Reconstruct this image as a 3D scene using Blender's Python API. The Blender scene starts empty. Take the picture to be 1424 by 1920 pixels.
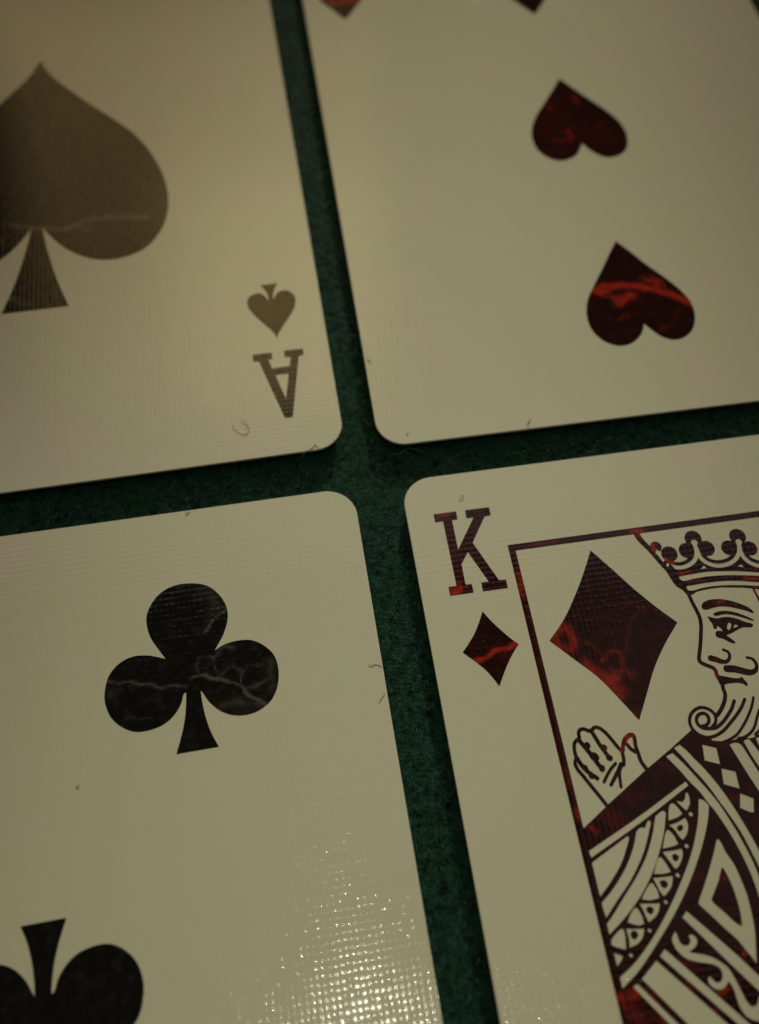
import bpy, math, random, json
import numpy as np
from mathutils import Vector, Matrix
from mathutils.geometry import delaunay_2d_cdt

# Four linen-finish playing cards on green felt, close up. One unit = 1 cm; card art is given in millimetres
# in each card's own frame (origin at the card's centre, y towards its far short edge).
scene = bpy.context.scene
C = scene.collection
MM = 0.1

# ------------------------------------------------------------------ camera
cam_d = bpy.data.cameras.new('camera'); cam = bpy.data.objects.new('camera', cam_d); C.objects.link(cam)
scene.camera = cam
CAM_H, CAM_TILT, CAM_ROLL, CAM_F = 74.1386, 0.456024, 0.024779, 1559.885
cam.location = (0, 0, CAM_H * MM)
cam.rotation_euler = (Matrix.Rotation(CAM_TILT, 3, 'X') @ Matrix.Rotation(CAM_ROLL, 3, 'Z')).to_euler()
cam_d.sensor_fit = 'VERTICAL'; cam_d.sensor_height = 36.0; cam_d.lens = 36.0 * CAM_F / 1920.0
cam_d.clip_start = 0.1; cam_d.clip_end = 2000
cam_d.dof.use_dof = True
cam_d.dof.focus_distance = 7.7
cam_d.dof.aperture_fstop = cam_d.lens * 1e-3 / 0.185

# ------------------------------------------------------------------ light
w = bpy.data.worlds.new('World'); scene.world = w; w.use_nodes = True
w.node_tree.nodes['Background'].inputs[0].default_value = (1.0, 0.93, 0.70, 1)
w.node_tree.nodes['Background'].inputs[1].default_value = 0.022
def lamp(name, kind, loc, target, **kw):
    d = bpy.data.lights.new(name, kind); o = bpy.data.objects.new(name, d); C.objects.link(o)
    o.location = loc
    o.rotation_euler = (Vector(target) - Vector(loc)).to_track_quat('-Z', 'Y').to_euler()
    for k, v in kw.items(): setattr(d, k, v)
    return o
KEY = 1100000.0
# key: a shaded lamp standing low beyond the far edge, a little to the right; its shade lies under the near edges
lamp('table_lamp', 'SPOT', (18.5, 155.0, 33.5), (-0.5, -4.6, 0), energy=KEY, color=(1.0, 1.0, 0.69), shadow_soft_size=2.6, spot_size=math.radians(4.5), spot_blend=1.0)
# reading lamp almost overhead, a little behind the viewer: the glints at the near edge
lamp('ceiling_bulb', 'SPOT', (0.23, -20.25, 189.00), (0.8, 3.6, 0), energy=70000, color=(1.0, 1.0, 0.74), shadow_soft_size=1.8, spot_size=math.radians(4.1), spot_blend=1.0)
# dim disk lamp added behind the bulb for a soft glow round its glints
lamp('glow_disk', 'AREA', (0.24, -20.86, 194.97), (0.1, 1.0, 0), energy=7000, color=(1.0, 0.93, 0.70), shape='DISK', size=15.0)
# warm lit patch of wall beyond the far left card: the glare on its ink
def light_patch(name, loc, rot, sx, sy, radiance, color):
    o = lamp(name, 'AREA', loc, (0, 0, 0), energy=radiance * math.pi * sx * sy, color=color, shape='RECTANGLE', size=sx, size_y=sy)
    o.rotation_euler = rot
light_patch('lit_wall', (-35.90, 125.50, 117.56), (-0.7998, -0.1235, 0.1595), 69.87, 76.41, 1.2, (1.0, 0.66, 0.24))
light_patch('lit_wall', (-20.51, 109.13, 121.05), (-0.7094, -0.0765, 0.0971), 40.80, 46.73, 1.6, (1.0, 0.72, 0.27))
light_patch('pale_panel', (-13.61, 87.01, 159.12), (-0.4838, -0.0525, 0.0556), 216.56, 33.10, 0.6, (1.0, 0.86, 0.80))  # unseen area lamp added for the pale reflected band across the cards
light_patch('pale_panel', (67.64, 29.34, 165.59), (-0.1703, 0.3669, -0.0376), 55.17, 75.02, 0.25, (1.0, 0.75, 0.70))  # unseen area lamp added to lighten the king card by reflection

vs = scene.view_settings
vs.view_transform = 'Standard'; vs.look = 'None'; vs.exposure = 0.0; vs.gamma = 1.0
# ------------------------------------------------------------------ helpers
def tag(o, label=None, cat=None, group=None, kind=None):
    for k, v in (('label', label), ('category', cat), ('group', group), ('kind', kind)):
        if v: o[k] = v
    return o
def link(name, me, parent=None, mat=None):
    o = bpy.data.objects.new(name, me); C.objects.link(o)
    if parent: o.parent = parent
    if mat and not me.materials: me.materials.append(mat)
    return o

class NT:
    'small node-tree builder'
    def __init__(s, mat):
        s.t = mat.node_tree; s.t.nodes.clear()
    def n(s, typ, **kw):
        nd = s.t.nodes.new(typ)
        for k, v in kw.items(): setattr(nd, k, v)
        return nd
    def put(s, sock, v):
        if hasattr(v, 'is_linked'): s.t.links.new(v, sock)
        elif v is not None: sock.default_value = v
    def m(s, op, a, b=None, c=None, clamp=False):
        nd = s.n('ShaderNodeMath', operation=op, use_clamp=clamp)
        for i, v in enumerate((a, b, c)): 
            if v is not None: s.put(nd.inputs[i], v)
        return nd.outputs[0]
    def noise(s, vec, scale, detail=2.0, rough=0.5, out=0):
        nd = s.n('ShaderNodeTexNoise'); s.put(nd.inputs['Vector'], vec)
        nd.inputs['Scale'].default_value = scale; nd.inputs['Detail'].default_value = detail; nd.inputs['Roughness'].default_value = rough
        return nd.outputs[out]
    def mix(s, f, a, b):
        nd = s.n('ShaderNodeMix', data_type='RGBA')
        s.put(nd.inputs[0], f); s.put(nd.inputs[6], a); s.put(nd.inputs[7], b)
        return nd.outputs[2]
    def ramp(s, f, lo, hi):
        nd = s.n('ShaderNodeMapRange'); nd.clamp = True
        s.put(nd.inputs[0], f); nd.inputs[1].default_value = lo; nd.inputs[2].default_value = hi
        return nd.outputs[0]
    def white(s, x, y, seed=0.0):
        cv = s.n('ShaderNodeCombineXYZ'); s.put(cv.inputs[0], x); s.put(cv.inputs[1], y); cv.inputs[2].default_value = seed
        nd = s.n('ShaderNodeTexWhiteNoise', noise_dimensions='3D'); s.t.links.new(cv.outputs[0], nd.inputs['Vector'])
        return nd.outputs['Value']

def linen(g):
    'height of the embossed linen weave, in card coordinates (fine relief)'
    tc = g.n('ShaderNodeTexCoord').outputs['Object']
    sp = g.n('ShaderNodeSeparateXYZ'); g.t.links.new(tc, sp.inputs[0])
    x, y = sp.outputs[0], sp.outputs[1]
    wob = g.noise(tc, 3.0, 1.0)
    x = g.m('ADD', x, g.m('MULTIPLY', wob, 0.012)); y = g.m('ADD', y, g.m('MULTIPLY', wob, 0.014))
    PX, PY = 0.052, 0.056
    u = g.m('DIVIDE', x, PX); v = g.m('DIVIDE', y, PY)
    cu = g.m('FLOOR', u); cv = g.m('FLOOR', v)
    su = g.m('POWER', g.m('ABSOLUTE', g.m('SINE', g.m('MULTIPLY', u, math.pi))), 0.6)
    sv = g.m('POWER', g.m('ABSOLUTE', g.m('SINE', g.m('MULTIPLY', v, math.pi))), 0.6)
    rare = g.m('POWER', g.white(cu, cv, 1.0), 2.5)
    r3 = g.white(cu, 0.0, 3.0); r4 = g.white(0.0, cv, 4.0)
    pillow = g.m('MULTIPLY', g.m('MULTIPLY', su, sv), g.m('MULTIPLY_ADD', rare, 0.9, 0.34))
    lines = g.m('ADD', g.m('MULTIPLY', su, g.m('MULTIPLY_ADD', r3, 0.08, 0.03)), g.m('MULTIPLY', sv, g.m('MULTIPLY_ADD', r4, 0.08, 0.03)))
    h = g.m('ADD', pillow, lines)
    weave = g.m('ADD', lines, g.m('MULTIPLY', g.m('MULTIPLY', su, sv), 0.35))
    gr = g.noise(tc, 160.0, 2.0, 0.6)
    return tc, g.m('ADD', h, g.m('MULTIPLY', gr, 0.06)), g.m('ADD', weave, g.m('MULTIPLY', gr, 0.10))

def card_surface(name, color):
    mt = bpy.data.materials.new(name); mt.use_nodes = True; g = NT(mt)
    tc, h, weave = linen(g)
    bp = g.n('ShaderNodeBump'); bp.inputs['Strength'].default_value = 1.0; bp.inputs['Distance'].default_value = BUMP
    g.put(bp.inputs['Height'], h)
    bs = g.n('ShaderNodeBsdfPrincipled'); out = g.n('ShaderNodeOutputMaterial')
    g.t.links.new(bs.outputs[0], out.inputs[0]); bp2 = g.n('ShaderNodeBump'); bp2.inputs['Strength'].default_value = 0.3; bp2.inputs['Distance'].default_value = BUMP; g.put(bp2.inputs['Height'], weave)
    g.t.links.new(bp2.outputs[0], bs.inputs['Normal'])
    g.put(bs.inputs['Base Color'], color(g, tc))
    bs.inputs['Roughness'].default_value = 0.5
    bs.inputs['Specular IOR Level'].default_value = 0.0
    bs.inputs['Coat Weight'].default_value = 0.62; g.put(bs.inputs['Coat Roughness'], g.m('MULTIPLY_ADD', g.noise(tc, 1.7, 4.0, 0.6), 0.05, 0.035))
    g.t.links.new(bp.outputs[0], bs.inputs['Coat Normal'])
    return mt
BUMP = 0.00105
def paper_col(g, tc):
    n1 = g.noise(tc, 1.3, 3.0); n2 = g.noise(tc, 55.0, 2.0, 0.7)
    c = g.mix(g.ramp(n1, 0.38, 0.62), (0.705, 0.672, 0.578, 1), (0.668, 0.688, 0.562, 1))
    return g.mix(g.m('MULTIPLY', g.ramp(n2, 0.45, 0.8), 0.22), c, (0.58, 0.57, 0.47, 1))
def ink(dark, mid, bright, amt):
    def f(g, tc):
        at = g.n('ShaderNodeAttribute', attribute_name='vein').outputs['Fac']
        n1 = g.noise(tc, 9.0, 4.0, 0.65); n2 = g.noise(tc, 45.0, 3.0, 0.7); n3 = g.noise(tc, 3.2, 5.0, 0.7)
        v = g.m('MULTIPLY', at, g.m('MULTIPLY_ADD', n1, 1.5, 0.3))
        v = g.m('MULTIPLY', v, g.m('MULTIPLY_ADD', n2, 0.9, 0.55))
        # faint natural marbling everywhere
        wv = g.m('ABSOLUTE', g.m('SUBTRACT', n3, 0.5)); fv = g.m('SUBTRACT', 1.0, g.ramp(wv, 0.0, 0.035))
        fv = g.m('MULTIPLY', g.m('MULTIPLY', fv, g.ramp(n1, 0.5, 0.75)), amt)
        cl = g.m('MULTIPLY', g.ramp(n1, 0.5, 0.8), amt)
        c = g.mix(cl, dark, mid); c = g.mix(fv, c, mid)
        c = g.mix(g.ramp(v, 0.05, 0.5), c, mid)
        return g.mix(g.ramp(v, 0.35, 1.0), c, bright)
    return f
PAPER = card_surface('linen_paper', paper_col)
def edge_mat():
    mt = bpy.data.materials.new('cut_paper_edge'); mt.use_nodes = True; g = NT(mt)
    tc = g.n('ShaderNodeTexCoord').outputs['Object']
    bs = g.n('ShaderNodeBsdfPrincipled'); out = g.n('ShaderNodeOutputMaterial'); g.t.links.new(bs.outputs[0], out.inputs[0])
    g.put(bs.inputs['Base Color'], g.mix(g.ramp(g.noise(tc, 30.0, 3.0, 0.7), 0.35, 0.7), (0.78, 0.76, 0.68, 1), (0.50, 0.50, 0.42, 1)))
    bs.inputs['Roughness'].default_value = 0.8; bs.inputs['Specular IOR Level'].default_value = 0.15
    return mt
EDGE = edge_mat()
INK_RED = card_surface('red_marbled_ink', ink((0.021, 0.006, 0.005, 1), (0.085, 0.010, 0.009, 1), (0.38, 0.028, 0.019, 1), 0.5))
INK_BLACK = card_surface('black_marbled_ink', ink((0.0085, 0.0080, 0.0078, 1), (0.028, 0.025, 0.025, 1), (0.105, 0.090, 0.086, 1), 0.8))

# ------------------------------------------------------------------ outlines
def smooth(pts, closed=True, sub=6):
    'Catmull-Rom through the points; a third value marks a sharp corner'
    n = len(pts); out = []
    P = [np.array(q[:2], float) for q in pts]; K = [len(q) > 2 for q in pts]
    for i in range(n if closed else n - 1):
        j = (i + 1) % n
        a, b = P[i], P[j]
        if closed: h, k = P[i - 1], P[(j + 1) % n]
        else: h = P[i - 1] if i else 2 * a - b; k = P[j + 1] if j + 1 < n else 2 * b - a
        out.append(a)
        if K[i] and K[j]: continue
        if K[i]: h = 2 * a - b
        if K[j]: k = 2 * b - a
        d1, d2, d3 = (max(np.linalg.norm(q), 1e-4) ** 0.5 for q in (a - h, b - a, k - b))
        t1 = ((a - h) / d1 - (b - h) / (d1 + d2) + (b - a) / d2) * d2
        t2 = ((b - a) / d2 - (k - a) / (d2 + d3) + (k - b) / d3) * d2
        for s in range(1, sub):
            t = s / sub; t_2, t_3 = t * t, t * t * t
            out.append((2*t_3 - 3*t_2 + 1) * a + (t_3 - 2*t_2 + t) * t1 + (-2*t_3 + 3*t_2) * b + (t_3 - t_2) * t2)
    if not closed: out.append(P[-1])
    return np.array(out)
def in_poly(q, poly):
    x, y = q[:, 0], q[:, 1]; c = np.zeros(len(q), bool)
    lo, hi = poly.min(0), poly.max(0)
    sel = np.where((x >= lo[0]) & (x <= hi[0]) & (y >= lo[1]) & (y <= hi[1]))[0]
    if not len(sel): return c
    x, y = x[sel], y[sel]; r = np.zeros(len(sel), bool)
    for i in range(len(poly)):
        (x1, y1), (x2, y2) = poly[i - 1], poly[i]
        if y1 == y2: continue
        r ^= ((y1 > y) != (y2 > y)) & (x < (x2 - x1) * (y - y1) / (y2 - y1) + x1)
    c[sel] = r; return c
def seg_dist(q, line):
    'distance to a polyline and the position along it (0..1)'
    best = np.full(len(q), 1e9); along = np.zeros(len(q)); n = len(line) - 1
    for i in range(n):
        a, b = line[i], line[i + 1]; d = b - a; l2 = max(d @ d, 1e-12)
        t = np.clip(((q - a) @ d) / l2, 0, 1); e = np.linalg.norm(q - a - t[:, None] * d, axis=1)
        m = e < best; best[m] = e[m]; along[m] = ((i + t) / max(n, 1))[m]
    return best, along
class Shape:
    def __init__(s, part, kind, typ, pts, wd=None):
        s.part, s.ink, s.stroke = part, kind == 'i', typ == 's'
        if not s.stroke:
            s.rings = [smooth(pts)]; s.outline = s.rings[0]
        else:
            s.line = smooth(pts, False); n = len(s.line)
            wv = np.interp(np.linspace(0, 1, n), np.linspace(0, 1, len(wd)), wd) if len(wd) > 1 else np.full(n, wd[0])
            s.w = wv / 2
            t = np.gradient(s.line, axis=0); t /= np.maximum(np.linalg.norm(t, axis=1), 1e-9)[:, None]
            nn = np.stack([-t[:, 1], t[:, 0]], 1); r = s.w[:, None]
            def cap(i, sgn):
                a0 = math.atan2(t[i, 1], t[i, 0]); k = 10
                return [s.line[i] + s.w[i] * np.array([math.cos(a0 + sgn * math.pi / 2 - math.pi * j / k), math.sin(a0 + sgn * math.pi / 2 - math.pi * j / k)]) for j in range(1, k)]
            s.outline = np.array(list(s.line + nn * r) + cap(n - 1, 1) + list((s.line - nn * r)[::-1]) + cap(0, -1))
    def has(s, q):
        if not s.stroke: return in_poly(q, s.outline)
        lo, hi = s.line.min(0) - s.w.max(), s.line.max(0) + s.w.max()
        r = np.zeros(len(q), bool)
        sel = np.where(((q >= lo) & (q <= hi)).all(1))[0]
        if len(sel):
            d, al = seg_dist(q[sel], s.line)
            r[sel] = d <= np.interp(al, np.linspace(0, 1, len(s.w)), s.w) * 1.002
        return r
def vein_at(q, veins):
    q = q + 0.10 * np.stack([np.sin(q[:, 1] * 3.1 + 1.5 * np.sin(q[:, 0] * 2.3)), np.sin(q[:, 0] * 2.7 + 1.5 * np.cos(q[:, 1] * 2.1))], 1)
    v = np.zeros(len(q))
    for pts, wd, it in veins:
        line = smooth(pts, False, 3)
        lo, hi = line.min(0) - 2.5 * wd, line.max(0) + 2.5 * wd
        sel = np.where(((q >= lo) & (q <= hi)).all(1))[0]
        if len(sel):
            d, _ = seg_dist(q[sel], line)
            v[sel] = np.maximum(v[sel], it * np.exp(-(d / (0.62 * wd)) ** 2))
    return v
def arrange(shapes, veins, step, clip=None):
    'planar arrangement of ink and paper shapes, topmost wins; returns {part: mesh} lying in the card plane'
    co, ed = [], []
    for s in shapes:
        k = len(co); n = len(s.outline); co.extend(s.outline.tolist()); ed += [(k + i, k + (i + 1) % n) for i in range(n)]
    if clip is not None:
        k = len(co); n = len(clip); co.extend(clip.tolist()); ed += [(k + i, k + (i + 1) % n) for i in range(n)]
    inks = [s for s in shapes if s.ink]
    lo = np.min([s.outline.min(0) for s in inks], 0); hi = np.max([s.outline.max(0) for s in inks], 0)
    if clip is not None: lo = np.maximum(lo, clip.min(0)); hi = np.minimum(hi, clip.max(0))
    gx, gy = np.meshgrid(np.arange(lo[0], hi[0], step), np.arange(lo[1], hi[1], step))
    gq = np.stack([gx.ravel(), gy.ravel()], 1)
    gq += np.random.default_rng(1).uniform(-.2, .2, gq.shape) * step
    if clip is not None: gq = gq[in_poly(gq, clip)]
    any_ink = np.zeros(len(gq), bool)
    for s in inks: any_ink |= s.has(gq)
    co.extend(gq[any_ink].tolist())
    r = delaunay_2d_cdt([Vector(c) for c in co], ed, [], 0, 1e-6)
    V = np.array([tuple(v) for v in r[0]]); F = np.array([tuple(f) for f in r[2]])
    ctr = V[F].mean(1)
    owner = np.full(len(F), -1)
    for i, s in enumerate(shapes): owner[s.has(ctr)] = i
    if clip is not None: owner[~in_poly(ctr, clip)] = -1
    a, b, c = V[F[:, 0]], V[F[:, 1]], V[F[:, 2]]
    area = (b[:, 0]-a[:, 0])*(c[:, 1]-a[:, 1]) - (b[:, 1]-a[:, 1])*(c[:, 0]-a[:, 0])
    flip = area < 0; F[flip] = F[flip][:, ::-1]
    vv = vein_at(V, veins); out = {}
    ids = {}
    for i, s in enumerate(shapes):
        if s.ink: ids.setdefault(s.part, []).append(i)
    for part, ii in ids.items():
        f = F[np.isin(owner, ii) & (np.abs(area) > 1e-9)]
        if not len(f): continue
        u, inv = np.unique(f, return_inverse=True); f = inv.reshape(-1, 3)
        me = bpy.data.meshes.new(part.split('#')[0])
        me.from_pydata([(x * MM, y * MM, 0) for x, y in V[u]], [], f.tolist())
        at = me.attributes.new('vein', 'FLOAT', 'POINT'); at.data.foreach_set('value', vv[u].astype(np.float32))
        out[part] = me
    return out

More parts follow.
